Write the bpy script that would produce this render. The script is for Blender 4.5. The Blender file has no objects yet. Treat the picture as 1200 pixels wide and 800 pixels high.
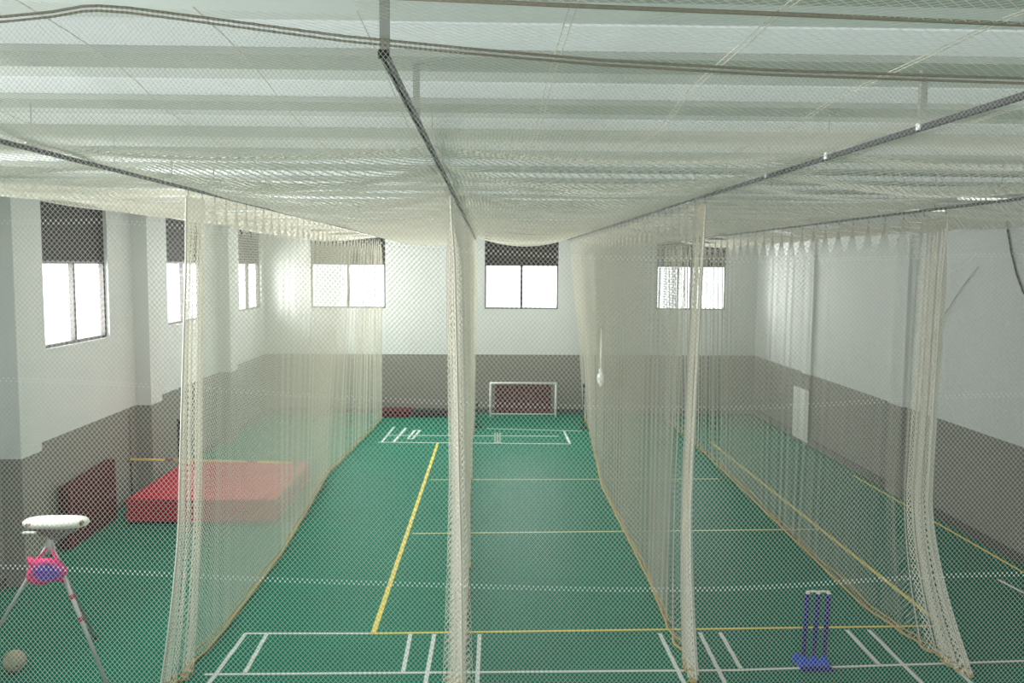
import bpy, bmesh, math, random
import numpy as np
from mathutils import Vector, Matrix

random.seed(7); rng = np.random.default_rng(7)
scene = bpy.context.scene
COL = scene.collection
R_ = math.radians

# ------------------------------------------------------------------ camera
H = 5.2                       # eye height over the hall floor, from a gallery
F = 1030.0                    # focal length for a 1200 px wide frame
YAW, PITCH, ROLL = R_(1.536), R_(-4.981), R_(0.4)
fw = np.array([math.sin(YAW)*math.cos(PITCH), math.cos(YAW)*math.cos(PITCH), math.sin(PITCH)])
r0 = np.array([math.cos(YAW), -math.sin(YAW), 0.0]); u0 = np.cross(r0, fw)
cr, sr = math.cos(ROLL), math.sin(ROLL)
RT = r0*cr + u0*sr; UP = u0*cr - r0*sr
cam = bpy.data.objects.new('camera', bpy.data.cameras.new('camera')); COL.objects.link(cam)
cam.data.sensor_width = 36.0; cam.data.lens = F/1200*36
cam.data.clip_start = 0.05; cam.data.clip_end = 200
cam.matrix_world = Matrix(((RT[0], UP[0], -fw[0], 0), (RT[1], UP[1], -fw[1], 0), (RT[2], UP[2], -fw[2], H), (0, 0, 0, 1)))
scene.camera = cam
EYE = np.array([0, 0, H])
def ray(x, y): return fw + RT*(x-600)/F + UP*(400-y)/F
def onz(x, y, z=0.0): d = ray(x, y); return EYE + d*(z-H)/d[2]
def onx(x, y, X): d = ray(x, y); return EYE + d*X/d[0]
def ony(x, y, Y): d = ray(x, y); return EYE + d*Y/d[1]

# ------------------------------------------------------------------ world and exposure
w = bpy.data.worlds.new('overcast'); scene.world = w; w.use_nodes = True
w.node_tree.nodes['Background'].inputs[0].default_value = (0.93, 0.98, 1.0, 1)
w.node_tree.nodes['Background'].inputs[1].default_value = 9.0
scene.view_settings.view_transform = 'Standard'; scene.view_settings.look = 'None'
scene.view_settings.gamma = 1.0; scene.view_settings.use_curve_mapping = False
scene.view_settings.exposure = -1.12
# daylight: a bright overcast sky patch outside each window of the hall, added ones included
def window_light(name, loc, rot, w_, h_, power):
    L = bpy.data.lights.new(name, 'AREA'); L.shape = 'RECTANGLE'; L.size = w_; L.size_y = h_; L.energy = power; L.color = (1.0, 0.99, 0.96); L.spread = R_(130)
    o = bpy.data.objects.new(name, L); COL.objects.link(o); o.location = loc; o.rotation_euler = rot; return o
DAY = 900.0
for yc in (4.6, 10.7, 16.85, 22.8, 28.9):
    window_light('window_daylight', (-8.12, yc, 4.42), (0, R_(-90), 0), 1.5, 2.7, DAY*1.15)
for xc in (-4.87, 1.14, 7.08):
    window_light('window_daylight', (xc, 30.97, 4.42), (R_(-90), 0, 0), 2.6, 1.5, DAY*0.7)
for xc in (-4.87, 1.14, 7.08):      # unseen near-end windows, added as front fill for camera-facing surfaces
    window_light('window_daylight', (xc, -2.87, 4.42), (R_(90), 0, 0), 2.6, 1.5, DAY*0.16)

# ------------------------------------------------------------------ materials
def mat(name, col, rough=0.6, spec=0.4, metal=0.0, noise=0.0, scale=6.0, bump=0.0, bscale=40.0, emit=None):
    m = bpy.data.materials.new(name); m.use_nodes = True
    nt = m.node_tree; b = nt.nodes['Principled BSDF']
    b.inputs['Base Color'].default_value = (*col, 1); b.inputs['Roughness'].default_value = rough
    b.inputs['Specular IOR Level'].default_value = spec; b.inputs['Metallic'].default_value = metal
    if noise > 0 or bump > 0:
        tc = nt.nodes.new('ShaderNodeTexCoord')
    if noise > 0:
        n = nt.nodes.new('ShaderNodeTexNoise'); n.inputs['Scale'].default_value = scale; n.inputs['Detail'].default_value = 5
        nt.links.new(tc.outputs['Object'], n.inputs['Vector'])
        mx = nt.nodes.new('ShaderNodeMix'); mx.data_type = 'RGBA'
        mx.inputs[6].default_value = (*[c*(1-noise) for c in col], 1); mx.inputs[7].default_value = (*[min(1, c*(1+noise)) for c in col], 1)
        nt.links.new(n.outputs['Fac'], mx.inputs[0]); nt.links.new(mx.outputs[2], b.inputs['Base Color'])
    if bump > 0:
        n2 = nt.nodes.new('ShaderNodeTexNoise'); n2.inputs['Scale'].default_value = bscale
        nt.links.new(tc.outputs['Object'], n2.inputs['Vector'])
        bp = nt.nodes.new('ShaderNodeBump'); bp.inputs['Strength'].default_value = bump; bp.inputs['Distance'].default_value = 0.01
        nt.links.new(n2.outputs['Fac'], bp.inputs['Height']); nt.links.new(bp.outputs['Normal'], b.inputs['Normal'])
    if emit:
        b.inputs['Emission Color'].default_value = (*emit[0], 1); b.inputs['Emission Strength'].default_value = emit[1]
    return m

def wall_mat(name, upper, lower, split):
    """white upper wall over a taupe painted dado: two paints meeting at one height"""
    m = mat(name, upper, 0.75, 0.25)
    nt = m.node_tree; b = nt.nodes['Principled BSDF']
    g = nt.nodes.new('ShaderNodeNewGeometry'); sx = nt.nodes.new('ShaderNodeSeparateXYZ')
    nt.links.new(g.outputs['Position'], sx.inputs[0])
    th = nt.nodes.new('ShaderNodeMath'); th.operation = 'GREATER_THAN'; th.inputs[1].default_value = split
    nt.links.new(sx.outputs['Z'], th.inputs[0])
    mx = nt.nodes.new('ShaderNodeMix'); mx.data_type = 'RGBA'
    mx.inputs[6].default_value = (*lower, 1); mx.inputs[7].default_value = (*upper, 1)
    nt.links.new(th.outputs[0], mx.inputs[0])
    n = nt.nodes.new('ShaderNodeTexNoise'); n.inputs['Scale'].default_value = 0.9; n.inputs['Detail'].default_value = 6
    nt.links.new(g.outputs['Position'], n.inputs['Vector'])
    mr = nt.nodes.new('ShaderNodeMapRange'); mr.inputs[3].default_value = 0.94; mr.inputs[4].default_value = 1.04
    nt.links.new(n.outputs['Fac'], mr.inputs[0])
    mu = nt.nodes.new('ShaderNodeMix'); mu.data_type = 'RGBA'; mu.blend_type = 'MULTIPLY'; mu.inputs[0].default_value = 1
    nt.links.new(mx.outputs[2], mu.inputs[6]); nt.links.new(mr.outputs[0], mu.inputs[7])
    nt.links.new(mu.outputs[2], b.inputs['Base Color'])
    return m

DADO = 2.07
M = {}
M['wall'] = wall_mat('painted_wall', (0.665, 0.685, 0.675), (0.225, 0.220, 0.192), DADO)
M['floor'] = mat('green_sports_floor', (0.0005, 0.175, 0.108), 0.5, 0.03, noise=0.10, scale=0.8, bump=0.02, bscale=60)
M['ceiling'] = mat('ceiling_paint', (0.84, 0.86, 0.85), 0.8, 0.2, noise=0.03, scale=0.6)
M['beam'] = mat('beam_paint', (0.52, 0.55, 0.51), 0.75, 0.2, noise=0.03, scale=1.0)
M['base'] = mat('baseboard_grey', (0.085, 0.085, 0.08), 0.6, 0.3, noise=0.1)
M['white_line'] = mat('white_line_paint', (0.72, 0.78, 0.74), 0.5, 0.3, noise=0.08, scale=9)
M['yellow_line'] = mat('yellow_line_paint', (0.85, 0.69, 0.10), 0.5, 0.3, noise=0.10, scale=9)
M['pale_line'] = mat('pale_yellow_line_paint', (0.74, 0.74, 0.36), 0.5, 0.3, noise=0.10, scale=9)
M['frame'] = mat('window_frame_dark', (0.055, 0.05, 0.048), 0.5, 0.4)
M['dark_panel'] = mat('dark_upper_panel', (0.040, 0.034, 0.032), 0.7, 0.2, noise=0.15, scale=3)
M['net'] = mat('cream_net_twine', (0.87, 0.83, 0.73), 0.8, 0.15)
M['net_grey'] = mat('white_net_twine', (0.60, 0.59, 0.54), 0.8, 0.15)
M['rope'] = mat('tan_rope', (0.28, 0.26, 0.20), 0.85, 0.1, noise=0.3, scale=60)
M['cream_rope'] = mat('cream_cord', (0.72, 0.69, 0.60), 0.85, 0.1)
M['hem'] = mat('yellow_tan_hem_rope', (0.52, 0.37, 0.12), 0.8, 0.15, noise=0.25, scale=30)
M['rail'] = mat('dark_track_metal', (0.085, 0.085, 0.09), 0.45, 0.5, metal=0.3, noise=0.2, scale=40)
M['hanger'] = mat('grey_painted_steel', (0.38, 0.39, 0.36), 0.5, 0.4)
M['clamp'] = mat('white_plastic', (0.85, 0.86, 0.85), 0.4, 0.5)
M['black'] = mat('black_metal', (0.016, 0.016, 0.018), 0.5, 0.4)
M['red'] = mat('red_vinyl', (0.52, 0.018, 0.045), 0.5, 0.1, noise=0.08, scale=3, bump=0.15, bscale=5)
M['maroon'] = mat('maroon_vinyl', (0.085, 0.010, 0.014), 0.6, 0.12, noise=0.12, scale=4, bump=0.15, bscale=5)
M['darkmat'] = mat('charcoal_vinyl', (0.014, 0.013, 0.014), 0.6, 0.15, noise=0.1)
M['seam_red'] = mat('dark_red_piping', (0.22, 0.02, 0.03), 0.5, 0.4)
M['bar_yellow'] = mat('yellow_bar', (0.78, 0.56, 0.10), 0.4, 0.4)
M['bar_red'] = mat('red_bar_band', (0.32, 0.035, 0.04), 0.4, 0.4)
M['navy'] = mat('navy_plastic', (0.004, 0.020, 0.20), 0.4, 0.2)
M['blue'] = mat('bright_blue_plastic', (0.006, 0.085, 0.66), 0.4, 0.25)
M['white'] = mat('white_enamel', (0.80, 0.80, 0.77), 0.45, 0.4)
M['goal_net'] = mat('goal_net_twine', (0.62, 0.62, 0.60), 0.8, 0.1)
M['alu'] = mat('aluminium_leg', (0.52, 0.54, 0.53), 0.4, 0.5, metal=0.35)
M['alu_dark'] = mat('dull_grey_leg', (0.20, 0.22, 0.22), 0.5, 0.4, metal=0.3)
M['tray'] = mat('rusty_tray', (0.20, 0.16, 0.13), 0.6, 0.3, noise=0.5, scale=30)
M['red_tape'] = mat('red_tape', (0.5, 0.05, 0.08), 0.5, 0.3)
M['lamp'] = mat('tube_glow', (0.9, 0.9, 0.85), 0.4, 0.2, emit=((1.0, 0.97, 0.88), 3.0))
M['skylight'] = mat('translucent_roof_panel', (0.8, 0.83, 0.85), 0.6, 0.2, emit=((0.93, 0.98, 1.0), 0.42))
M['wire'] = mat('dark_wire', (0.06, 0.065, 0.065), 0.6, 0.3)

def pane_mat():
    m = bpy.data.materials.new('window_glass'); m.use_nodes = True; nt = m.node_tree; nt.nodes.clear()
    o = nt.nodes.new('ShaderNodeOutputMaterial'); t = nt.nodes.new('ShaderNodeBsdfTransparent'); g = nt.nodes.new('ShaderNodeBsdfGlossy')
    t.inputs[0].default_value = (0.96, 0.97, 0.97, 1); g.inputs['Roughness'].default_value = 0.05
    mx = nt.nodes.new('ShaderNodeMixShader'); mx.inputs[0].default_value = 0.05
    nt.links.new(t.outputs[0], mx.inputs[1]); nt.links.new(g.outputs[0], mx.inputs[2]); nt.links.new(mx.outputs[0], o.inputs[0])
    return m
M['glass'] = pane_mat()

def cover_mat():       # white cover with a few brown stains
    m = mat('stained_white_cover', (0.80, 0.78, 0.70), 0.45, 0.4); nt = m.node_tree; b = nt.nodes['Principled BSDF']
    tc = nt.nodes.new('ShaderNodeTexCoord'); n = nt.nodes.new('ShaderNodeTexNoise'); n.inputs['Scale'].default_value = 7
    nt.links.new(tc.outputs['Object'], n.inputs['Vector'])
    r = nt.nodes.new('ShaderNodeValToRGB'); r.color_ramp.elements[0].position = 0.66; r.color_ramp.elements[1].position = 0.70
    r.color_ramp.elements[0].color = (0.80, 0.79, 0.72, 1); r.color_ramp.elements[1].color = (0.25, 0.15, 0.08, 1)
    nt.links.new(n.outputs['Fac'], r.inputs[0]); nt.links.new(r.outputs[0], b.inputs['Base Color']); return m
M['cover'] = cover_mat()

def cloth_mat():       # fluorescent pink cloth with a purple-blue print in its middle
    m = mat('pink_cloth', (0.8, 0.05, 0.22), 0.7, 0.2); nt = m.node_tree; b = nt.nodes['Principled BSDF']
    tc = nt.nodes.new('ShaderNodeTexCoord'); g = nt.nodes.new('ShaderNodeTexGradient'); g.gradient_type = 'SPHERICAL'
    mp = nt.nodes.new('ShaderNodeMapping'); mp.inputs['Location'].default_value = (-0.03/0.27, 0, 0.0)
    mp.inputs['Scale'].default_value = (1/0.27, 1/0.9, 1/0.17)
    nt.links.new(tc.outputs['Object'], mp.inputs[0]); nt.links.new(mp.outputs[0], g.inputs[0])
    r = nt.nodes.new('ShaderNodeValToRGB'); r.color_ramp.elements[0].position = 0.15; r.color_ramp.elements[1].position = 0.55
    r.color_ramp.elements[0].color = (0.85, 0.04, 0.22, 1); r.color_ramp.elements[1].color = (0.16, 0.06, 0.50, 1)
    nt.links.new(g.outputs['Fac'], r.inputs[0]); nt.links.new(r.outputs[0], b.inputs['Base Color']); return m
M['pink'] = cloth_mat()

def ball_mat():
    m = mat('worn_ball', (0.55, 0.52, 0.38), 0.6, 0.3); nt = m.node_tree; b = nt.nodes['Principled BSDF']
    tc = nt.nodes.new('ShaderNodeTexCoord'); v = nt.nodes.new('ShaderNodeTexVoronoi'); v.inputs['Scale'].default_value = 11
    nt.links.new(tc.outputs['Object'], v.inputs['Vector'])
    r = nt.nodes.new('ShaderNodeValToRGB'); r.color_ramp.elements[0].position = 0.16; r.color_ramp.elements[1].position = 0.22
    r.color_ramp.elements[0].color = (0.10, 0.09, 0.07, 1); r.color_ramp.elements[1].color = (0.42, 0.40, 0.28, 1)
    nt.links.new(v.outputs['Distance'], r.inputs[0]); nt.links.new(r.outputs[0], b.inputs['Base Color']); return m
M['ball'] = ball_mat()

# ------------------------------------------------------------------ mesh helpers
class MB:
    def __init__(s): s.v = []; s.f = []
    def box(s, x0, x1, y0, y1, z0, z1):
        b = len(s.v)
        s.v += [(x0,y0,z0),(x1,y0,z0),(x1,y1,z0),(x0,y1,z0),(x0,y0,z1),(x1,y0,z1),(x1,y1,z1),(x0,y1,z1)]
        s.f += [tuple(b+i for i in q) for q in ((0,3,2,1),(4,5,6,7),(0,1,5,4),(1,2,6,5),(2,3,7,6),(3,0,4,7))]; return s
    def tube(s, pts, r, n=8, cap=True):
        pts = [Vector(p) for p in pts]; b = len(s.v)
        rs = r if isinstance(r, (list, tuple)) else [r]*len(pts)
        prev = None
        for i, p in enumerate(pts):
            t = (pts[min(i+1, len(pts)-1)] - pts[max(i-1, 0)]).normalized()
            if prev is None:
                a = t.orthogonal().normalized()
            else:
                a = (prev - t*prev.dot(t)).normalized()
            prev = a; c = t.cross(a)
            for k in range(n):
                th = 2*math.pi*k/n
                s.v.append(tuple(p + (a*math.cos(th) + c*math.sin(th))*rs[i]))
        for i in range(len(pts)-1):
            for k in range(n):
                k2 = (k+1) % n
                s.f.append((b+i*n+k, b+i*n+k2, b+(i+1)*n+k2, b+(i+1)*n+k))
        if cap:
            s.f.append(tuple(b+k for k in reversed(range(n)))); s.f.append(tuple(b+(len(pts)-1)*n+k for k in range(n)))
        return s
    def lathe(s, prof, n=24, c=(0,0,0), sx=1.0, sy=1.0):
        b = len(s.v)
        for (r, z) in prof:
            for k in range(n):
                th = 2*math.pi*k/n
                s.v.append((c[0]+sx*r*math.cos(th), c[1]+sy*r*math.sin(th), c[2]+z))
        for i in range(len(prof)-1):
            for k in range(n):
                k2 = (k+1) % n
                s.f.append((b+i*n+k, b+i*n+k2, b+(i+1)*n+k2, b+(i+1)*n+k))
        s.f.append(tuple(b+k for k in reversed(range(n)))); s.f.append(tuple(b+(len(prof)-1)*n+k for k in range(n)))
        return s
    def quadprism(s, base, top):
        """closed solid between two rings of points (same count)"""
        b = len(s.v); n = len(base); s.v += [tuple(p) for p in base] + [tuple(p) for p in top]
        s.f.append(tuple(b+k for k in reversed(range(n)))); s.f.append(tuple(b+n+k for k in range(n)))
        for k in range(n):
            k2 = (k+1) % n; s.f.append((b+k, b+k2, b+n+k2, b+n+k))
        return s
    def build(s, name, m, parent=None, smooth=False, bevel=0.0, segs=2):
        me = bpy.data.meshes.new(name); me.from_pydata(s.v, [], s.f); me.update()
        if bevel > 0:
            bm = bmesh.new(); bm.from_mesh(me)
            bmesh.ops.remove_doubles(bm, verts=bm.verts, dist=1e-5)
            bmesh.ops.bevel(bm, geom=[e for e in bm.edges if len(e.link_faces) == 2 and e.calc_face_angle(0) > 0.5], offset=bevel, segments=segs, profile=0.6, affect='EDGES')
            bm.to_mesh(me); bm.free()
        if smooth or bevel > 0:
            me.polygons.foreach_set('use_smooth', [True]*len(me.polygons))
            if bevel > 0 and not smooth:
                me.polygons.foreach_set('use_smooth', [False]*len(me.polygons))
        me.materials.append(m if not isinstance(m, str) else M[m])
        o = bpy.data.objects.new(name, me); COL.objects.link(o)
        if parent is not None: o.parent = parent
        return o
def empty(name, loc=(0,0,0), rz=0.0):
    o = bpy.data.objects.new(name, None); COL.objects.link(o); o.empty_display_size = 0.2
    o.location = loc; o.rotation_euler = (0, 0, rz); return o
def tag(o, label, cat=None, group=None, kind=None):
    o['label'] = label
    if cat: o['category'] = cat
    if group: o['group'] = group
    if kind: o['kind'] = kind
    return o
def struct(o, label, cat=None):
    return tag(o, label, cat, kind='structure')
def copy_of(proto, parent, loc, name=None):
    c = proto.copy(); COL.objects.link(c); c.parent = parent; c.location = loc; return c
def sstep(a, b, x):
    t = np.clip((x-a)/(b-a), 0, 1); return t*t*(3-2*t)

def net_object(name, func, us, vs, radius, m, parent, sides=2, mask=None, smooth=True):
    """knotted diamond netting: real twine, strand by strand, over the surface func(u, v)"""
    ni, nj = len(us), len(vs)
    I, J = np.meshgrid(np.arange(ni), np.arange(nj), indexing='ij')
    Ug, Vg = np.meshgrid(us, vs, indexing='ij')
    P = func(Ug, Vg)
    du = np.gradient(P, axis=0); dv = np.gradient(P, axis=1)
    N = np.cross(du, dv); N /= (np.linalg.norm(N, axis=2, keepdims=True)+1e-9)
    node = ((I+J) % 2 == 0)
    if mask is not None: node &= mask(P)
    idx = -np.ones((ni, nj), dtype=np.int64); k = node.sum(); idx[node] = np.arange(k)
    p = P[node]; nn = N[node]
    if callable(radius): radius = radius(p)[:, None]
    verts = []; faces = []; off = 0
    for s in (1, -1):
        T = np.zeros_like(P)                          # strand direction at each node
        if s == 1:
            T[:-1, :-1] = P[1:, 1:] - P[:-1, :-1]; T[-1, :] = T[-2, :]; T[:, -1] = T[:, -2]
            a = idx[:-1, :-1].ravel(); b = idx[1:, 1:].ravel()
        else:
            T[1:, :-1] = P[:-1, 1:] - P[1:, :-1]; T[0, :] = T[1, :]; T[:, -1] = T[:, -2]
            a = idx[1:, :-1].ravel(); b = idx[:-1, 1:].ravel()
        ok = (a >= 0) & (b >= 0); a = a[ok]; b = b[ok]
        t = T[node]; t /= (np.linalg.norm(t, axis=1, keepdims=True)+1e-9)
        c = np.cross(t, nn)
        if sides == 2:
            wv = (c + nn*0.9)*(radius/1.345*1.0)
            ring = [p + wv, p - wv]
        else:
            ring = [p + radius*(nn*math.cos(q) + c*math.sin(q)) for q in (0, 2.094, 4.189)]
        for q in ring: verts.append(q)
        n = len(ring)
        for q in range(n if n > 2 else 1):
            q2 = (q+1) % n
            faces.append(np.stack([off+q*k+a, off+q2*k+a, off+q2*k+b, off+q*k+b], axis=1))
        off += n*k
    V = np.concatenate(verts).astype(np.float32); Fa = np.concatenate(faces).astype(np.int32)
    me = bpy.data.meshes.new(name)
    me.vertices.add(len(V)); me.vertices.foreach_set('co', V.ravel())
    me.loops.add(Fa.size); me.loops.foreach_set('vertex_index', Fa.ravel())
    me.polygons.add(len(Fa)); me.polygons.foreach_set('loop_start', np.arange(0, Fa.size, 4, dtype=np.int32))
    me.polygons.foreach_set('use_smooth', np.ones(len(Fa), dtype=bool))
    me.update(calc_edges=True); me.materials.append(M[m])
    o = bpy.data.objects.new(name, me); COL.objects.link(o); o.parent = parent
    return o

# ================================================================== the hall
XL, XR, D = -7.75, 9.4, 30.6
YN = -2.5                       # the hall goes on to just behind the gallery
ZC, ZB = 6.475, 6.42             # ceiling, underside of its beams
WZ0, WZT, WZ1 = 3.67, 5.19, 6.38

fl = MB().box(XL-0.3, XR+0.3, YN, D+0.3, -0.15, 0.0).build('floor', 'floor'); struct(fl, 'glossy green sports hall floor with painted court lines')

def wall_boxes(mb, along, a0, a1, t0, t1, holes):
    """a wall along 'x' or 'y' from a0 to a1, thickness t0..t1, rectangular holes (s0, s1, z0, z1)"""
    def add(s0, s1, z0, z1):
        if s1-s0 < 1e-4: return
        if along == 'y': mb.box(t0, t1, s0, s1, z0, z1)
        else: mb.box(s0, s1, t0, t1, z0, z1)
    cur = a0
    for (s0, s1, z0, z1) in holes:
        add(cur, s0, 0, ZC); add(s0, s1, 0, z0); add(s0, s1, z1, ZC); cur = s1
    add(cur, a1, 0, ZC)
LW = [(3.3, 5.9), (9.4, 12.0), (15.53, 18.15), (21.45, 24.1), (27.55, 30.2)]
BW = [(-6.15, -3.58), (-0.14, 2.42), (5.85, 8.3)]
mb = MB(); wall_boxes(mb, 'y', YN, D, XL-0.25, XL, [(a, b, WZ0, WZ1) for a, b in LW])
wl = struct(mb.build('wall_left', 'wall'), 'long left wall, white above a taupe dado, with three windows')
mb = MB(); wall_boxes(mb, 'x', XL-0.25, XR+0.25, D, D+0.25, [(a, b, WZ0, WZ1) for a, b in BW])
wb = struct(mb.build('wall_back', 'wall'), 'far end wall, white above a taupe dado')
wr = struct(MB().box(XR, XR+0.25, YN, D, 0, ZC).build('wall_right', 'wall'), 'long right wall, white above a taupe dado, without windows')
for y0 in (7.9, 13.95, 19.35, 25.35):
    MB().box(XL, XL+0.34, y0, y0+0.65, 0, ZC).build('pilaster', 'wall', wl)
mb = MB(); wall_boxes(mb, 'x', XL-0.25, XR+0.25, YN-0.25, YN, [(a, b, WZ0, WZ1) for a, b in BW])
wn = struct(mb.build('wall_front', 'wall'), 'near end wall behind the gallery, with three windows')
for y0 in (13.95, 19.35, 25.05):
    MB().box(XR-0.08, XR, y0, y0+0.65, 0, ZC).build('pilaster', 'wall', wr)
ce = struct(MB().box(XL-0.25, XR+0.25, YN, D+0.25, ZC, ZC+0.12).build('ceiling', 'ceiling'), 'white ceiling crossed by shallow beams')
Y0B = float(onz(400, 65, ZB)[1]); PITCHB = float(onz(400, 120, ZB)[1]) - Y0B
beams = []
yb = Y0B - 2*PITCHB
while yb < D-0.4:
    MB().box(XL, XR, yb, yb+0.40, ZB, ZC+0.01).build('beam', 'beam', ce)
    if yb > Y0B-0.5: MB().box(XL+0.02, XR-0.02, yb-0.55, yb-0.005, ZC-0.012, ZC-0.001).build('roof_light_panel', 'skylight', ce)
    beams.append(yb); yb += PITCHB

b_ = MB().box(XL, XL+0.02, YN, D, 0, 0.14).build('baseboard_left', 'base'); struct(b_, 'dark grey skirting along the left wall')
b_ = MB().box(XR-0.02, XR, YN, D, 0, 0.20).build('baseboard_right', 'base'); struct(b_, 'dark grey skirting along the right wall')
b_ = MB().box(XL, XR, D-0.02, D, 0, 0.17).build('baseboard_back', 'base'); struct(b_, 'dark grey skirting along the far wall')

def window(n, along, s0, s1, label, yw=D+0.12):
    """frame, two bright lower panes and two dark upper panels, set back in the wall"""
    root = empty('window_%d' % n, ((XL-0.12, (s0+s1)/2, WZ0) if along == 'y' else ((s0+s1)/2, yw, WZ0)))
    struct(root, label)
    hw = (s1-s0)/2; hh = WZ1-WZ0; zt = WZT-WZ0; t = 0.055
    def B(name, m, a0, a1, z0, z1, th):
        mbx = MB()
        if along == 'y': mbx.box(-th/2, th/2, a0, a1, z0, z1)
        else: mbx.box(a0, a1, -th/2, th/2, z0, z1)
        return mbx.build(name, m, root)
    B('frame_sill', 'frame', -hw, hw, 0, t, 0.10); B('frame_head', 'frame', -hw, hw, hh-t, hh, 0.10)
    B('frame_jamb', 'frame', -hw, -hw+t, t, hh-t, 0.10); B('frame_jamb', 'frame', hw-t, hw, t, hh-t, 0.10)
    B('transom', 'frame', -hw+t, hw-t, zt-0.03, zt+0.03, 0.10); B('mullion', 'frame', -0.045, 0.045, t, zt-0.03, 0.09)
    for a0, a1 in ((-hw+t, -0.045), (0.045, hw-t)):
        B('pane', 'glass', a0, a1, t, zt-0.03, 0.006)
    B('upper_panel', 'dark_panel', -hw+t, hw-t, zt+0.03, hh-t, 0.02)
for n_, (a_, b_) in enumerate(BW): window(9+n_, 'x', a_, b_, '%s window of the near end wall' % ('left', 'middle', 'right')[n_], YN-0.12)  # added behind the camera so fill light reaches the near end
window(7, 'y', *LW[0], 'window of the left wall beside the gallery')
window(8, 'y', *LW[1], 'window of the left wall just outside the view')
window(1, 'y', *LW[2], 'nearest window of the left wall, two bright panes below dark panels')
window(2, 'y', *LW[3], 'middle window of the left wall, partly behind the left net curtain')
window(3, 'y', *LW[4], 'farthest window of the left wall, narrow beside the corner')
window(4, 'x', *BW[0], 'left window of the far wall, seen through the end of the left curtain')
window(5, 'x', *BW[1], 'middle window of the far wall, above the small goal')
window(6, 'x', *BW[2], 'right window of the far wall, behind the net curtain')

# ------------------------------------------------------------------ painted lines (parts of the floor)
def line(p, q, width, m, z=0.003):
    a = onz(*p); b = onz(*q); d = b-a; d /= np.linalg.norm(d); n = np.array([-d[1], d[0], 0])*width/2
    ring = [a-n, b-n, b+n, a+n]
    MB().quadprism([(x, y, 0.0005) for x, y, _ in ring], [(x, y, z) for x, y, _ in ring]).build('painted_line', m, fl)
W_, Y_, P_ = 'white_line', 'yellow_line', 'pale_line'
line((437, 743), (513, 519), 0.075, Y_)
line((437, 742), (1106, 733), 0.05, Y_, 0.0036)
line((1106, 734), (833, 518), 0.075, Y_, 0.0042)
line((1112, 739), (1123, 748), 0.06, Y_)
line((483, 625), (962, 620), 0.05, P_); line((505, 562), (842, 561), 0.05, P_)
line((1000, 557), (1200, 671), 0.05, Y_)
line((287, 742), (437, 742), 0.05, W_)
line((240, 790), (862, 785), 0.05, W_, 0.0034); line((862, 785), (1300, 771), 0.05, W_, 0.0034)
for p, q in (((288, 742), (243, 803)), ((313, 742), (287, 788)), ((481, 743), (472, 789)), ((509, 743), (498, 803)), ((562, 743), (559, 803)),
             ((773, 742), (803, 803)), ((820, 741), (852, 805)), ((844, 741), (868, 783)), ((992, 738), (1030, 778)), ((1018, 738), (1083, 803)),
             ((1096, 760), (1142, 804)), ((1170, 679), (1212, 701))):
    line(p, q, 0.055, W_, 0.0040)
for p, q in (((443, 518), (668, 520)), ((455, 510), (655, 511)), ((570, 502), (682, 505)), ((462, 500), (447, 518)), ((476, 501), (461, 518)),
             ((486, 504), (478, 514)), ((492, 504), (484, 514)), ((661, 505), (668, 520)), ((486, 504), (492, 504)), ((478, 514), (484, 514))):
    line(p, q, 0.075, W_, 0.0030)

# ------------------------------------------------------------------ rails
RAILS = {'left': (-3.56, 6.07, 3.9), 'centre': (-0.45, 6.085, 3.84), 'right': (2.70, 6.07, 3.9), 'far right': (5.90, 5.97, 5.0)}
RLAB = {'left': 'dark curtain track on the left, over the crash mat side', 'centre': 'dark curtain track down the middle, its near end cap showing',
        'right': 'dark curtain track right of the middle, with white clamps', 'far right': 'dark curtain track nearest the right wall, hung a little lower'}
for key, (x, z, y0) in RAILS.items():
    root = empty('curtain_track', (x, y0, z)); tag(root, RLAB[key], 'curtain track', 'curtain tracks')
    L = 30.3-y0
    t = MB(); hw = 0.016
    t.box(-hw, hw, 0, L, 0.012, 0.017); t.box(-hw, -hw+0.005, 0, L, -0.017, 0.012); t.box(hw-0.005, hw, 0, L, -0.017, 0.012)
    t.box(-hw+0.005, -0.006, 0, L, -0.017, -0.013); t.box(0.006, hw-0.005, 0, L, -0.017, -0.013)
    t.build('track', 'rail', root)
    MB().box(-0.024, 0.024, -0.02, 0.0, -0.02, 0.02).build('end_cap', 'black', root, bevel=0.006)
    for i, b in enumerate([y0+0.02] + [b for b in beams if b+0.2 > y0+0.6]):
        top = (ZC if i == 0 else ZB) - z; yy = b+0.2-y0 if i else 0.03
        if (i < 2 and key != 'left') or (i == 0):
            MB().box(-0.02, 0.02, yy-0.02, yy+0.02, 0.017, top).build('hanger', 'hanger', root)
        else:
            MB().box(-0.004, 0.004, yy-0.004, yy+0.004, 0.017, top).build('hanger_wire', 'hanger', root)
        if i in (1, 2, 3) and key == 'right':
            MB().box(-0.026, 0.026, yy-0.026, yy+0.026, -0.012, 0.045).build('clamp', 'clamp', root, bevel=0.006)

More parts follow.
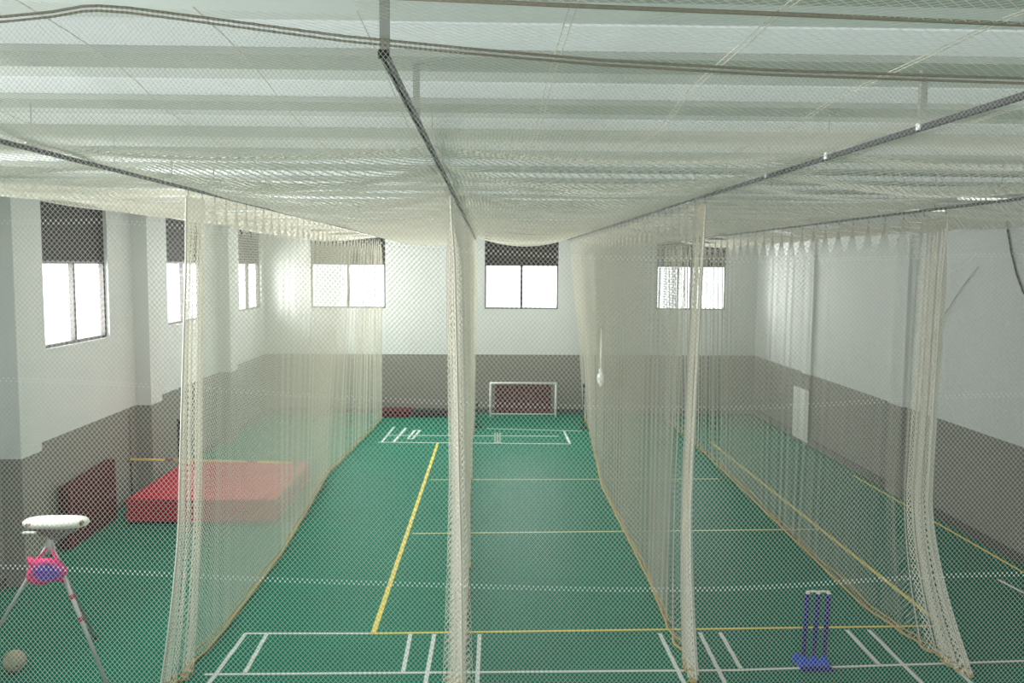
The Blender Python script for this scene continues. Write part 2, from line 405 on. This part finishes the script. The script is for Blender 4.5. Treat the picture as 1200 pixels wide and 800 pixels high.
# ------------------------------------------------------------------ net curtains
def lerp_pts(pts):
    ys = np.array([p[1] for p in pts]); xs = np.array([p[0] for p in pts]); o = np.argsort(ys)
    return lambda y: np.interp(y, ys[o], xs[o])
hook_mesh = MB().tube([(0, 0, -0.02), (0.0, 0, -0.05), (0.012, 0, -0.07), (0, 0, -0.09), (-0.008, 0, -0.075)], 0.004, 4).build('hook', 'black')
HOOKP = hook_mesh
def curtain(key, base_px, y0, y1, hs, label, seed, bunch=2.4, bw=0.42, tent=0.42, extra=(0, 0), amp=0.007, famp=0.04, tw=0.0039, drop=0.09, full=1.10, hemz=0.03):
    x, zr, _ = RAILS[key]
    rg = np.random.default_rng(seed)
    basef = lerp_pts([tuple(onz(*p)[:2]) for p in base_px])
    root = empty('net_curtain', (0, 0, 0)); tag(root, label, 'net curtain', 'net curtains between the lanes')
    Lmat = bunch + (y1-y0-bw)*full
    ztop = zr - drop
    ph = rg.uniform(0, 6.28, 8); fr = rg.uniform(0.75, 1.35, 8)
    hooks = np.arange(y0+0.06, y1, hs)
    def y_of(u): return np.where(u < bunch, y0 + bw*(u/bunch)**1.15, y0+bw+(u-bunch)/full)
    def surf(u, v):
        y = y_of(u); z = hemz + (ztop-hemz)*v
        near = np.clip(1-(y-y0)/1.6, 0, 1)
        fold = (np.sin(u*2*math.pi/0.62*fr[0]+ph[0]+0.5*np.sin(v*3+ph[5])) + 0.6*np.sin(u*2*math.pi/0.37*fr[1]+ph[1]) + 0.8*np.sin(u*2*math.pi/1.7+ph[2]))
        a = amp*(0.55+0.45*np.sin(u*0.9+ph[3])) + 0.045*near + famp*sstep(y1-9, y1-3, y)
        topf = sstep(0.0, 0.9, ztop-z)
        a = a*(1 + 1.1*near*np.clip(1-z/2.6, 0, 1))
        t = v**1.3
        xb = basef(y)
        xx = xb*(1-t) + x*t + a*fold*topf*0.55
        # low part of the near end is pulled outwards and lies towards the camera
        low = np.clip(1-z/2.2, 0, 1)**1.6
        xx = xx + extra[0]*low*near; yy = y + extra[1]*low*near
        # gathered to the hooks at the top
        k = np.clip(np.round((y-hooks[0])/hs), 0, len(hooks)-1); hy = hooks[0] + k*hs
        s = 0.06 + 0.94*np.clip((ztop-z)/tent, 0, 1)**1.25
        inb = (y < y0+bw)
        yy = np.where(inb, yy, hy + (yy-hy)*s)
        # swell of the free hanging cloth along its length
        yy = yy + 0.05*np.sin(v*5+ph[6]+u*1.3)*topf*(1-v)*(~inb)
        zz = z + np.where(v < 0.02, 0.03*np.sin(u*2.1+ph[4]), 0)
        return np.stack([xx, yy, zz], axis=2)
    Wc, Hc = 0.066, 0.076
    us = np.arange(0, Lmat, Wc/2); vs = np.linspace(0, 1, int((ztop-hemz)/(Hc/2)))
    net_object('netting', surf, us, vs, tw, "net", root)
    # hem rope along the bottom, cord along the top tents, near selvage
    uu = np.arange(0, Lmat, 0.12)
    hem = surf(uu[:, None], np.zeros((len(uu), 1)))[:, 0, :]
    hem[:, 2] = 0.022
    MB().tube([tuple(p) for p in hem], 0.018, 6).build('hem_rope', 'hem', root, smooth=True)
    hem2 = surf(uu[:, None], np.full((len(uu), 1), 0.016))[:, 0, :]
    MB().tube([tuple(p) for p in hem2], 0.010, 5).build('hem_rope', 'hem', root, smooth=True)
    vv = np.linspace(0, 1, 60)
    MB().tube([tuple(p) for p in surf(np.zeros((1, 60)), vv[None, :])[0]], 0.013, 5).build('edge_cord', 'cream_rope', root, smooth=True)
    vt = 1 - tent*0.95/(ztop-hemz)
    tp = surf(uu[uu > bunch][:, None], np.full(((uu > bunch).sum(), 1), vt))[:, 0, :]
    if key == 'far right': MB().tube([tuple(p) for p in tp], 0.006, 4).build('top_cord', 'cream_rope', root, smooth=True)
    for i, hy in enumerate(hooks):
        h = copy_of(HOOKP, root, (x, hy, zr))
    return root, surf
BASE = {'left': [(206, 803), (225, 790), (330, 650), (360, 600), (385, 555), (440, 500)],
        'centre': [(538, 803), (546, 745), (553, 500)],
        'right': [(812, 803), (797, 770), (760, 680), (705, 570), (690, 500)],
        'far right': [(1118, 803), (1085, 775), (1000, 700), (822, 528)]}
curtain('left', BASE['left'], 10.55, 29.6, 0.5, 'cream net curtain in front of the red crash mat, leftmost of the four', 1, extra=(-0.10, -0.30), bw=0.7, bunch=2.8, tw=0.0032)
curtain('centre', BASE['centre'], 10.35, 29.6, 0.55, 'cream net curtain seen almost edge-on down the middle of the hall', 2, extra=(-0.02, -0.25), amp=0.045, bunch=3.0)
_, surfR = curtain('right', BASE['right'], 11.0, 29.6, 0.5, 'cream net curtain between the middle lane and the lane with the blue stumps', 3, extra=(0.02, -0.5), full=1.2, tw=0.0050)
curtain('far right', BASE['far right'], 11.25, 29.6, 0.58, 'cream net curtain right of the blue stumps, rightmost, with pointed gathers along its top', 4, extra=(0.34, -0.65), tent=0.46, drop=0.12, bw=0.55, bunch=2.8, tw=0.0064)
bpy.data.objects.remove(hook_mesh)

# ------------------------------------------------------------------ ceiling net
SUP = np.array([XL, -3.56, -0.45, 2.70, 5.90, XR])
fph = rng.uniform(0, 6.28, 12)
def zceil(x, y):
    k = np.clip(np.searchsorted(SUP, x)-1, 0, len(SUP)-2)
    a = SUP[k]; b = SUP[k+1]; t = np.clip((x-a)/(b-a), 0, 1); bow = 4*t*(1-t)
    far = sstep(4.5, 9.5, y)
    near = 1-sstep(3.4, 7.0, y)
    z = 6.115 + 0.10*near - 0.05*x*near
    z = z + 0.29*np.clip((-3.56-x)/4.19, 0, 1)
    z = z - bow*(0.04+0.15*far)
    z = z + (0.075*np.sin(y*2*math.pi/2.6+fph[0]+0.25*np.sin(x*0.8+fph[1])) + 0.045*np.sin(y*2*math.pi/1.37+fph[2]+0.35*np.sin(x*0.6+fph[3]))
             + 0.018*np.sin(y*2*math.pi/0.83+fph[4]+0.3*np.sin(x*0.9)))*(0.15+0.85*far)*(0.12+0.88*bow)
    return z
YF = 3.75
cn = empty('ceiling_net', (0, 0, 0)); tag(cn, 'cream netting stretched overhead under the whole ceiling', 'net')
def cs(u, v): return np.stack([u, v, zceil(u, v)], axis=2)
def maskn(P):
    x, y = P[..., 0], P[..., 1]
    return (np.abs(x-0.3) < 0.66*y+1.0) & ((y > YF) | (x > -0.55))
net_object('netting', cs, np.arange(XL+0.03, XR-0.03, 0.026), np.arange(2.7, 7.0, 0.028), lambda p: 0.0012+0.0020*sstep(4.5, 6.8, p[:, 1]), 'net', cn, mask=maskn)
net_object('netting', cs, np.arange(XL+0.03, XR-0.03, 0.045), np.arange(7.0, D-0.1, 0.050), 0.0055, 'net', cn, mask=lambda P: np.abs(P[..., 0]-0.3) < 0.66*P[..., 1]+1.5)
for x in (-3.1, -1.95, -1.22, -0.55, 0.30, 1.05, 1.85, 2.9):
    for dx in ((0, 0.028) if x > 0 else (0,)):
        ys = np.arange(2.7 if x > -0.55 else YF, 12.5, 0.25); xs = np.full_like(ys, x+dx)
        MB().tube([(a, b, c+0.006) for a, b, c in zip(xs, ys, zceil(xs, ys))], 0.003, 4).build('seam_cord', 'cream_rope', cn, smooth=True)
pts = [onz(*p, 6.20-0.045*i) for i, p in enumerate([(455, -3), (700, 8), (950, 18), (1560, 44)])]
MB().tube([tuple(p) for p in pts], 0.008, 6).build('edge_rope', 'rope', cn, smooth=True)

# ------------------------------------------------------------------ screen net before the gallery
sn = empty('screen_net', (0, YF, 3.2)); tag(sn, 'fine white screen net hanging across the whole view before the gallery', 'net')
cab = [ony(*p, YF) for p in [(-340, 46), (0, 20), (60, 14), (105, 6), (150, 9), (250, 22), (400, 42), (550, 57), (700, 70), (900, 82), (1200, 92), (1560, 99)]]
cx = np.array([p[0] for p in cab]); cz = np.array([p[2] for p in cab])
ztopf = lambda x: np.interp(x, cx, cz)
def lift(x): return 0.125*sstep(0.6, -2.3, x)*np.ones_like(x) + 0.07*sstep(0.9, 2.6, x)
def ss(u, v):       # v: cloth height 0 at the cable downwards
    zt = ztopf(u)
    s = sstep(0.0, 1.4, v)
    z = (1-s)*(zt - v) + s*(6.13 - v + lift(u)*1.0 - 0.02)
    z = np.minimum(z, zt - v*0.2)
    x = u + 0.012*np.sin(v*2.1+u*0.7) + 0.02*np.sin(u*1.3+1.0)*v/2.5
    y = YF + 0.05*np.sin(u*0.9+0.4)*np.minimum(v, 1.0) + 0.03*np.sin(v*1.7+u*0.5) + 0.012*np.sin(u*3.1+v*0.8)
    y = y - 0.03*np.sin(0*u)
    return np.stack([x, y - YF, z-3.2], axis=2)
SW, SH = 0.0205, 0.0240
us = np.arange(-3.35, 3.45, SW/2); vs = np.arange(0, 2.86, SH/2)
net_object('netting', ss, us, vs, 0.00105, 'net_grey', sn, sides=3)
for dz, rr in ((0.0, 0.0055), (-0.020, 0.005)):
    xs = np.linspace(-3.35, 3.45, 110)
    MB().tube([(x, 0.0, ztopf(x)+dz-3.2) for x in xs], rr, 6).build('top_rope', 'rope', sn, smooth=True)
# joining seams where two widths of netting are laced together
def find_v(py):
    z = ony(620, py, YF)[2]; g = np.linspace(0, 2.85, 2000); zz = ss(np.full((1, 2000), 0.07), g[None, :])[0, :, 2]+3.2
    return float(g[np.argmin(np.abs(zz-z))])
for py, kr in ((294, 0.0036), (476, 0.0032), (688, 0.0043)):
    j0 = int(round(find_v(py)/(SH/2))); mbk = MB()
    for jj in (j0, j0+1):
        u_ = us[jj % 2::2]; P = ss(u_[:, None], np.full((len(u_), 1), jj*SH/2))[:, 0, :]
        for q in P:
            b = len(mbk.v); mbk.v += [tuple(q+np.array(d)*kr) for d in ((1, 0, 0), (-1, 0, 0), (0, 1, 0), (0, -1, 0), (0, 0, 1.25), (0, 0, -1.25))]
            mbk.f += [(b+a, b+c, b+e) for a, c, e in ((0, 2, 4), (2, 1, 4), (1, 3, 4), (3, 0, 4), (2, 0, 5), (1, 2, 5), (3, 1, 5), (0, 3, 5))]
    mbk.build('seam_knots', 'clamp', sn, smooth=True)

# ================================================================== things on the floor
def rbox(name, m, parent, x0, x1, y0, y1, z0, z1, bev, segs=3):
    return MB().box(x0, x1, y0, y1, z0, z1).build(name, m, parent, bevel=bev, segs=segs)

# big red landing mat
cm = empty('crash_mat', (-5.70, 18.95, 0)); tag(cm, 'big bright red crash mat lying flat under the yellow bar', 'crash mat')
rbox('cushion', 'red', cm, -1.48, 1.48, -1.66, 1.66, 0.05, 0.52, 0.05)
rbox('bottom_pad', 'darkmat', cm, -1.46, 1.46, -1.64, 1.64, 0.0, 0.06, 0.01, 1)
for z in (0.075, 0.485):
    MB().tube([(-1.485, -1.665, z), (1.485, -1.665, z)], 0.012, 6).build('piping', 'seam_red', cm)
    MB().tube([(1.485, -1.665, z), (1.485, 1.665, z)], 0.012, 6).build('piping', 'seam_red', cm)
for x in (-0.8, 0.8):
    MB().tube([(x-0.12, -1.665, 0.30), (x-0.10, -1.70, 0.27), (x+0.10, -1.70, 0.27), (x+0.12, -1.665, 0.30)], 0.014, 6).build('carry_handle', 'seam_red', cm)
MB().tube([(0.25, 0.2, 0.524), (1.2, 0.75, 0.524)], 0.010, 5).build('crease_seam', 'seam_red', cm)

# dark red mat on its edge against the left wall
fm = empty('gym_mat', (-7.55, 16.7, 0)); tag(fm, 'dark red folded mat standing on edge against the left wall', 'gym mat')
for i, (a, b) in enumerate(((-0.165, -0.075), (-0.070, 0.02))):
    MB().quadprism([(a, -1.02, 0), (b, -1.02, 0), (b, 1.02, 0), (a, 1.02, 0)], [(a-0.0, -1.05, 1.17), (b-0.0, -1.05, 1.17), (b-0.0, 1.0, 1.25), (a-0.0, 1.0, 1.25)]).build('mat_leaf', 'maroon', fm, bevel=0.03, segs=2)
MB().tube([(0.026, -0.9, 0.05), (0.026, -0.9, 1.1)], 0.012, 6).build('piping', 'seam_red', fm)
MB().tube([(0.02, 0.55, 0.6), (0.05, 0.58, 0.56), (0.05, 0.78, 0.56), (0.02, 0.80, 0.6)], 0.012, 6).build('carry_handle', 'seam_red', fm)

# rolled dark mat upright by the wall
rm = empty('rolled_mat', tuple(onx(212.5, 540, -7.25)[:2]) + (0,)); tag(rm, 'black rolled mat standing upright behind the red crash mat', 'rolled mat')
spiral = []
for k in range(70):
    th = k*0.28; spiral.append((0.018+0.0032*th)*1.0)
mbx = MB(); inner = [((0.015+0.0030*k*0.28)*math.cos(k*0.28), (0.015+0.0030*k*0.28)*math.sin(k*0.28)) for k in range(70)]
n = len(inner); th_ = 0.010
outer = [((0.015+0.0030*k*0.28+th_)*math.cos(k*0.28), (0.015+0.0030*k*0.28+th_)*math.sin(k*0.28)) for k in range(70)]
for zz in (0, 1.52):
    mbx.v += [(x, y, zz) for x, y in inner] + [(x, y, zz) for x, y in outer]
for k in range(n-1):
    mbx.f += [(k, k+1, 2*n+k+1, 2*n+k), (n+k, 2*n+n+k, 2*n+n+k+1, n+k+1), (2*n+k, 2*n+k+1, 3*n+k+1, 3*n+k)]
mbx.build('roll', 'darkmat', rm)
for z in (0.4, 1.1):
    MB().lathe([(0.0725, z), (0.084, z), (0.084, z+0.03), (0.0725, z+0.03)], 20).build('strap', 'wire', rm)

# high jump uprights and bar
pl = ony(153, 537, 18.15); prr = ony(345.5, 541, 17.9)
def stand(p, top, label):
    r = empty('high_jump_stand', (p[0], p[1], 0)); tag(r, label, 'stand', 'high jump uprights')
    rbox('foot', 'black', r, -0.11, 0.11, -0.28, 0.28, 0, 0.035, 0.01, 1)
    MB().tube([(0, 0, 0.03), (0, 0, top*0.55)], 0.022, 8).build('post', 'black', r, smooth=True)
    MB().tube([(0, 0, top*0.5), (0, 0, top)], 0.015, 8).build('inner_post', 'rail', r, smooth=True)
    rbox('clip', 'black', r, -0.035, 0.035, -0.025, 0.04, p[2]-0.075, p[2]-0.03, 0.006, 1)
    rbox('bar_rest', 'black', r, -0.03, 0.03, -0.09, -0.03, p[2]-0.045, p[2]-0.0285, 0.003, 1)
    return r
stand(pl, 2.08, 'thin black upright holding the left end of the yellow bar')
stand(prr, 1.80, 'thin upright holding the right end of the yellow bar, behind the left curtain')
hb = empty('high_jump_bar', (pl[0], pl[1]-0.065, pl[2])); tag(hb, 'yellow crossbar with dark red bands over the crash mat', 'bar')
vec = np.array([prr[0]-pl[0], prr[1]-pl[1], prr[2]-pl[2]])
def seg(a, b, rr, m, name): MB().tube([tuple(vec*a), tuple(vec*b)], rr, 10).build(name, m, hb, smooth=True)
cuts = [(0, 0.22, 'bar_yellow'), (0.22, 0.27, 'bar_red'), (0.27, 0.72, 'bar_yellow'), (0.72, 0.78, 'bar_red'), (0.78, 1.0, 'bar_yellow')]
for a, b, m in cuts: seg(a, b, 0.023 if m == 'bar_yellow' else 0.0235, m, 'tube' if m == 'bar_yellow' else 'band')
seg(-0.006, 0.006, 0.026, 'black', 'end_plug'); seg(0.994, 1.006, 0.026, 'black', 'end_plug')

# small white goal at the far wall
gl, gr = onz(574.5, 487), onz(651, 488.5)
gx0, gx1, gy, gh = gl[0], gr[0], 29.85, 1.17
go = empty('goal', ((gx0+gx1)/2, gy, 0)); tag(go, 'small white framed goal standing before the far wall', 'goal')
hw = (gx1-gx0)/2; gd = 0.45
for s in (-1, 1):
    MB().tube([(s*hw, 0, 0), (s*hw, 0, gh)], 0.032, 10).build('post', 'white', go, smooth=True)
    MB().tube([(s*hw, 0, gh-0.02), (s*hw, gd*0.5, gh-0.1), (s*hw, gd, 0.03)], 0.018, 8).build('rear_stay', 'white', go, smooth=True)
    MB().tube([(s*hw, 0, 0.025), (s*hw, gd, 0.025)], 0.02, 8).build('ground_bar', 'white', go, smooth=True)
MB().tube([(-hw-0.032, 0, gh), (hw+0.032, 0, gh)], 0.032, 10).build('crossbar', 'white', go, smooth=True)
MB().tube([(-hw, gd, 0.025), (hw, gd, 0.025)], 0.02, 8).build('ground_bar', 'white', go, smooth=True)
def gs(u, v):
    return np.stack([u, np.where(v > 0.75, (1-v)/0.25*gd*0.5, gd*0.5+(0.75-v)/0.75*gd*0.48), np.where(v > 0.75, gh-0.1+(v-0.75)/0.25*0.08, 0.04+(gh-0.14)*v/0.75)], axis=2)
net_object('goal_netting', gs, np.linspace(-hw, hw, 40), np.linspace(0, 1, 25), 0.002, 'goal_net', go)

# maroon mat leaning on the wall behind the goal
gm = empty('gym_mat', (float(ony(613, 470, 30.4)[0]), 30.40, 0)); tag(gm, 'dark maroon mat leaning upright on the far wall behind the goal', 'gym mat')
o = rbox('cushion', 'maroon', gm, -0.98, 0.98, -0.06, 0.06, 0, 1.12, 0.03); 
MB().tube([(0.25, -0.065, 0.05), (0.25, -0.065, 1.07)], 0.01, 5).build('piping', 'seam_red', gm)
MB().tube([(-0.35, -0.065, 0.05), (-0.35, -0.065, 1.07)], 0.01, 5).build('piping', 'seam_red', gm)
# low mats along the far wall, left of the centre curtain
q0, q1 = ony(447, 480, 30.0)[0], ony(482, 480, 30.0)[0]; q2 = ony(524, 480, 30.0)[0]
lm = empty('gym_mat', ((q0+q1)/2, 30.05, 0)); tag(lm, 'low maroon mat lying on the floor by the far wall', 'gym mat')
rbox('cushion', 'maroon', lm, -(q1-q0)/2, (q1-q0)/2, -0.45, 0.45, 0, 0.22, 0.04)
MB().tube([(-(q1-q0)/2+0.05, -0.455, 0.11), ((q1-q0)/2-0.05, -0.455, 0.11)], 0.01, 5).build('piping', 'seam_red', lm)
lm2 = empty('gym_mat', ((q1+q2)/2+0.05, 30.1, 0)); tag(lm2, 'low black mat on the floor by the far wall, right of the low maroon one', 'gym mat')
rbox('cushion', 'darkmat', lm2, -(q2-q1)/2, (q2-q1)/2, -0.40, 0.40, 0, 0.12, 0.03)
MB().tube([(-(q2-q1)/2+0.05, -0.405, 0.06), ((q2-q1)/2-0.05, -0.405, 0.06)], 0.008, 5).build('piping', 'wire', lm2)

# slim dark posts at the far end
for (px, py, topy, lab) in ((410.5, 497, 453, 'slim black post on a flat foot beside the far end of the left curtain'),
                            (559.5, 500, 474, 'short slim black post beside the far end of the centre curtain'),
                            (683.5, 502, 452, 'slim black post at the far end of the curtain right of the goal')):
    p = onz(px, py); h = float(ony(px, topy, p[1])[2])
    r = empty('slim_post', (p[0], p[1], 0)); tag(r, lab, 'post', 'slim posts at the far end')
    MB().lathe([(0.16, 0), (0.16, 0.02), (0.14, 0.035), (0.03, 0.05)], 18).build('foot', 'black', r)
    MB().tube([(0, 0, 0.04), (0, 0, h)], 0.022, 8).build('pole', 'black', r, smooth=True)
    rbox('cap', 'black', r, -0.035, 0.035, -0.035, 0.035, h-0.02, h+0.07, 0.01, 1)

# blue stumps
sp = onz(953, 781); st = empty('wicket', (sp[0], sp[1], 0), R_(-1)); tag(st, 'set of three navy stumps on a bright blue base, white bails', 'wicket')
rbox('base_plate', 'blue', st, -0.20, 0.20, -0.12, 0.13, 0, 0.05, 0.015)
rbox('base_tray', 'navy', st, -0.21, 0.21, -0.16, -0.10, 0, 0.055, 0.015)
lean = 0.028
for i, x in enumerate((-0.135, 0.0, 0.135)):
    s_ = MB().tube([(x, 0, 0.11), (x+lean*0.5, 0, 0.55), (x+lean, 0, 0.985)], 0.034, 14).build('stump', 'navy', st, smooth=True)
    MB().lathe([(0.058, 0.045), (0.056, 0.08), (0.045, 0.12), (0.034, 0.16), (0.029, 0.17)], 16, (x+0.004, 0, 0)).build('socket', 'blue', st, smooth=True)
    MB().tube([(x+lean, 0, 0.983), (x+lean, 0, 1.0)], [0.034, 0.02], 12).build('stump_cap', 'white', st)
MB().tube([(-0.21, 0.04, 0.05), (-0.24, 0.06, 0.09), (-0.20, 0.10, 0.12), (-0.14, 0.09, 0.09)], 0.03, 10).build('carry_grip', 'blue', st, smooth=True)
for x in (-0.0675, 0.0675):
    MB().tube([(x+lean-0.085, 0, 1.012), (x+lean-0.03, 0, 1.014), (x+lean, 0, 1.016), (x+lean+0.03, 0, 1.014), (x+lean+0.085, 0, 1.012)], [0.010, 0.013, 0.015, 0.013, 0.010], 10).build('bail', 'white', st, smooth=True)

# small white marker far down the middle lane
p = onz(583, 519.5); wm = empty('wicket', (p[0], p[1], 0)); tag(wm, 'tiny white stump set far down the middle lane', 'wicket')
for x in (-0.07, 0, 0.07): MB().tube([(x, 0, 0.02), (x, 0, 0.32)], 0.02, 8).build('stump', 'white', wm)
rbox('base', 'white', wm, -0.13, 0.13, -0.05, 0.05, 0, 0.03, 0.008, 1)

# ball
bp = onz(15, 788); ba = empty('ball', (bp[0], bp[1]+0.05, 0)); tag(ba, 'worn cream ball with dark spots on the floor, bottom left', 'ball')
bm = bmesh.new(); bmesh.ops.create_icosphere(bm, subdivisions=4, radius=0.135); me = bpy.data.meshes.new('ball_skin'); bm.to_mesh(me); bm.free()
me.polygons.foreach_set('use_smooth', [True]*len(me.polygons)); me.materials.append(M['ball'])
o = bpy.data.objects.new('ball_skin', me); COL.objects.link(o); o.parent = ba; o.location = (0, 0, 0.135)
vm = MB().tube([(0.0, -0.12, 0.192), (0.0, -0.128, 0.199)], 0.008, 8).build('valve', 'black', ba)

# bowling machine on its tripod
apex = ony(58.5, 637, 11.05); fR = onz(126, 806); fB = onz(111, 749); fL = onz(-34, 792)
bmx = empty('bowling_machine', (apex[0], apex[1], 0)); tag(bmx, 'bowling machine with flat white oval top on a grey tripod', 'machine')
L0 = lambda p: (float(p[0]-apex[0]), float(p[1]-apex[1]), float(p[2]))
za = float(apex[2])
for f, rr, m in ((fR, 0.026, 'alu'), (fL, 0.022, 'alu'), (fB, 0.018, 'alu_dark')):
    q = L0(f); n_ = math.hypot(q[0], q[1])
    t_ = MB().tube([(q[0]/n_*0.035, q[1]/n_*0.035, za-0.02), (q[0], q[1], 0.03)], rr, 10).build('leg', m, bmx, smooth=True)
    MB().lathe([(0.03, 0), (0.035, 0.012), (0.028, 0.05), (0.022, 0.07)], 12, (q[0], q[1], 0)).build('rubber_foot', 'black', t_)
    if rr == 0.026:
        for k, a in enumerate((0.36, 0.52)):
            c0 = np.array([q[0]/n_*0.035, q[1]/n_*0.035, za-0.02]); c1 = np.array([q[0], q[1], 0.03])
            MB().tube([tuple(c0+(c1-c0)*a), tuple(c0+(c1-c0)*(a+0.03))], 0.0275, 10).build('tape', 'red_tape', t_)
MB().lathe([(0.055, -0.12), (0.062, -0.06), (0.055, 0.0), (0.035, 0.06), (0.03, 0.12)], 16, (0, 0, za)).build('head_bracket', 'alu', bmx, smooth=True)
zd = float(ony(66, 616, 11.05)[2]); xc = float(ony(66, 616, 11.05)[0]-apex[0])
# oval top cover: stadium in plan, rounded rim
def stadium(a, b, n=40, e=3.0):
    return [(a*math.copysign(abs(math.cos(t))**(2/e), math.cos(t)), b*math.copysign(abs(math.sin(t))**(2/2.2), math.sin(t))) for t in [2*math.pi*k/n for k in range(n)]]
def loft(profile, name, m, parent, cx_=0, cy_=0, n=40, smooth=True, e=3.0):
    mbz = MB(); N_ = n
    for (a, b, z) in profile:
        mbz.v += [(cx_+x, cy_+y, z) for x, y in stadium(a, b, n, e)]
    for i in range(len(profile)-1):
        for k in range(N_):
            k2 = (k+1) % N_; mbz.f.append((i*N_+k, i*N_+k2, (i+1)*N_+k2, (i+1)*N_+k))
    mbz.f.append(tuple(reversed(range(N_)))); mbz.f.append(tuple((len(profile)-1)*N_+k for k in range(N_)))
    return mbz.build(name, m, parent, smooth=smooth)
loft([(0.34, 0.15, zd), (0.385, 0.18, zd+0.012), (0.405, 0.195, zd+0.04), (0.40, 0.19, zd+0.07), (0.37, 0.17, zd+0.093), (0.30, 0.13, zd+0.103), (0.1, 0.05, zd+0.106)], 'top_cover', 'cover', bmx, xc)
loft([(0.10, 0.08, zd-0.13), (0.17, 0.11, zd-0.10), (0.26, 0.14, zd-0.055), (0.33, 0.155, zd-0.01), (0.33, 0.15, zd+0.005)], 'under_tray', 'tray', bmx, xc+0.0, e=2.4)
rbox('side_bar', 'white', bmx, xc-0.33, xc-0.16, -0.20, -0.15, zd-0.045, zd-0.02, 0.006, 1)
for s in (-0.22, 0.0, 0.22):
    MB().tube([(xc+s, -0.155, zd-0.03), (xc+s*0.6, -0.12, zd-0.09)], 0.008, 6).build('tray_rib', 'alu_dark', bmx)
MB().tube([(xc*0.6, 0, zd-0.12), (0, 0, za+0.08)], [0.05, 0.036], 12).build('neck', 'alu', bmx, smooth=True)
rbox('motor', 'alu_dark', bmx, xc-0.09, xc+0.09, -0.07, 0.07, zd-0.16, zd-0.09, 0.015, 1)

# pink cloth slung between the tripod legs
pc = ony(54.5, 669, 10.80); pk = empty('cloth', tuple(pc)); tag(pk, 'fluorescent pink cloth with purple middle slung on the tripod', 'cloth')
gx, gz = 22, 16; mbc = MB()
hwc, hhc = 0.235, 0.165
for side in (-1, 1):
    for i in range(gx+1):
        for j in range(gz+1):
            u = i/gx*2-1; v = j/gz*2-1
            xx = u*hwc*(1-0.05*v*v) + 0.02*math.sin(v*4+1); zz = v*hhc + 0.018*math.sin(u*5) - 0.02*u*v*2 + (0.05*max(0, -u-0.3) if v < 0 else -0.05*max(0, -u-0.3))
            bul = 0.055*(1-u**8)*(1-v**8)*side + 0.012*math.sin(u*7+v*3)
            mbc.v.append((xx, bul, zz))
S = (gx+1)*(gz+1)
for side in (0, 1):
    for i in range(gx):
        for j in range(gz):
            a = side*S+i*(gz+1)+j; q = (a, a+gz+1, a+gz+2, a+1); mbc.f.append(q if side == 0 else tuple(reversed(q)))
mbc.build('cloth_body', 'pink', pk, smooth=True)
for s in (-1, 1):
    MB().tube([(s*0.16, 0.0, 0.10), (s*0.10, 0.03, 0.17), (s*0.055, 0.07, 0.23), (s*0.03, 0.10, 0.27)], [0.03, 0.018, 0.012, 0.008], 8).build('tie', 'pink', pk, smooth=True)

# white panel on the pilaster of the right wall
wp = empty('board', (XR-0.125, 25.6, 0)); tag(wp, 'white board standing on edge against the right wall', 'board')
rbox('panel', 'white', wp, -0.015, 0.015, -0.62, 0.62, 0.10, 1.62, 0.006, 1)
for yy in (-0.45, 0.45): rbox('support_block', 'alu_dark', wp, -0.04, 0.04, yy-0.06, yy+0.06, 0.0, 0.10, 0.004, 1)

# knotted white rag on the right curtain
k = ony(704, 436, 19.9); rg_ = empty('rag', tuple(k)); tag(rg_, 'white knotted rag caught in the net curtain right of the goal', 'rag')
MB().lathe([(0.015, -0.34), (0.05, -0.28), (0.085, -0.16), (0.07, -0.05), (0.035, 0.0), (0.05, 0.04), (0.03, 0.09), (0.01, 0.12)], 12).build('rag_knot', 'clamp', rg_, smooth=True)
MB().tube([(0, 0, 0.1), (0.01, 0, 0.5), (0, 0, 1.0)], [0.02, 0.035, 0.01], 6).build('rag_tail', 'cream_rope', rg_, smooth=True)

# drooping cord on the right wall
wpts = [onx(*p, XR-0.03) for p in [(1179, 250), (1181, 270), (1185, 295), (1191, 320), (1199, 342), (1210, 356)]]
c_ = MB().tube([tuple(p) for p in wpts], 0.018, 6).build('cord', 'wire', smooth=True); tag(c_, 'dark cord drooping on the white right wall', 'cord')
wpts = [onx(*p, XR-0.03) for p in [(1147, 312), (1128, 336), (1108, 366), (1090, 398)]]
c_ = MB().tube([tuple(p) for p in wpts], 0.010, 6).build('cord', 'hanger', smooth=True); tag(c_, 'thin grey cord slanting down the white right wall', 'cord')

# tube lamps under the beams of the two side aisles
def batten(x0, x1, y, label, group='tube lamps under the beams'):
    r = empty('tube_lamp', ((x0+x1)/2, y, ZB)); tag(r, label, 'lamp', group)
    h = (x1-x0)/2
    rbox('housing', 'white', r, -h, h, -0.045, 0.045, -0.05, 0, 0.006, 1)
    MB().tube([(-h+0.04, 0, -0.07), (h-0.04, 0, -0.07)], 0.018, 10).build('tube', 'lamp', r, smooth=True)
    for s in (-1, 1): rbox('tube_holder', 'white', r, s*(h-0.02)-0.02, s*(h-0.02)+0.02, -0.03, 0.03, -0.095, -0.048, 0.004, 1)
def near_beam(y): return min(beams, key=lambda b: abs(b+0.2-y))+0.2
for i, y in enumerate((14.0, 18.0)):
    batten(7.75, 9.25, near_beam(y), 'lit tube lamp over the right aisle, %s of the two' % ('nearer', 'farther')[i])
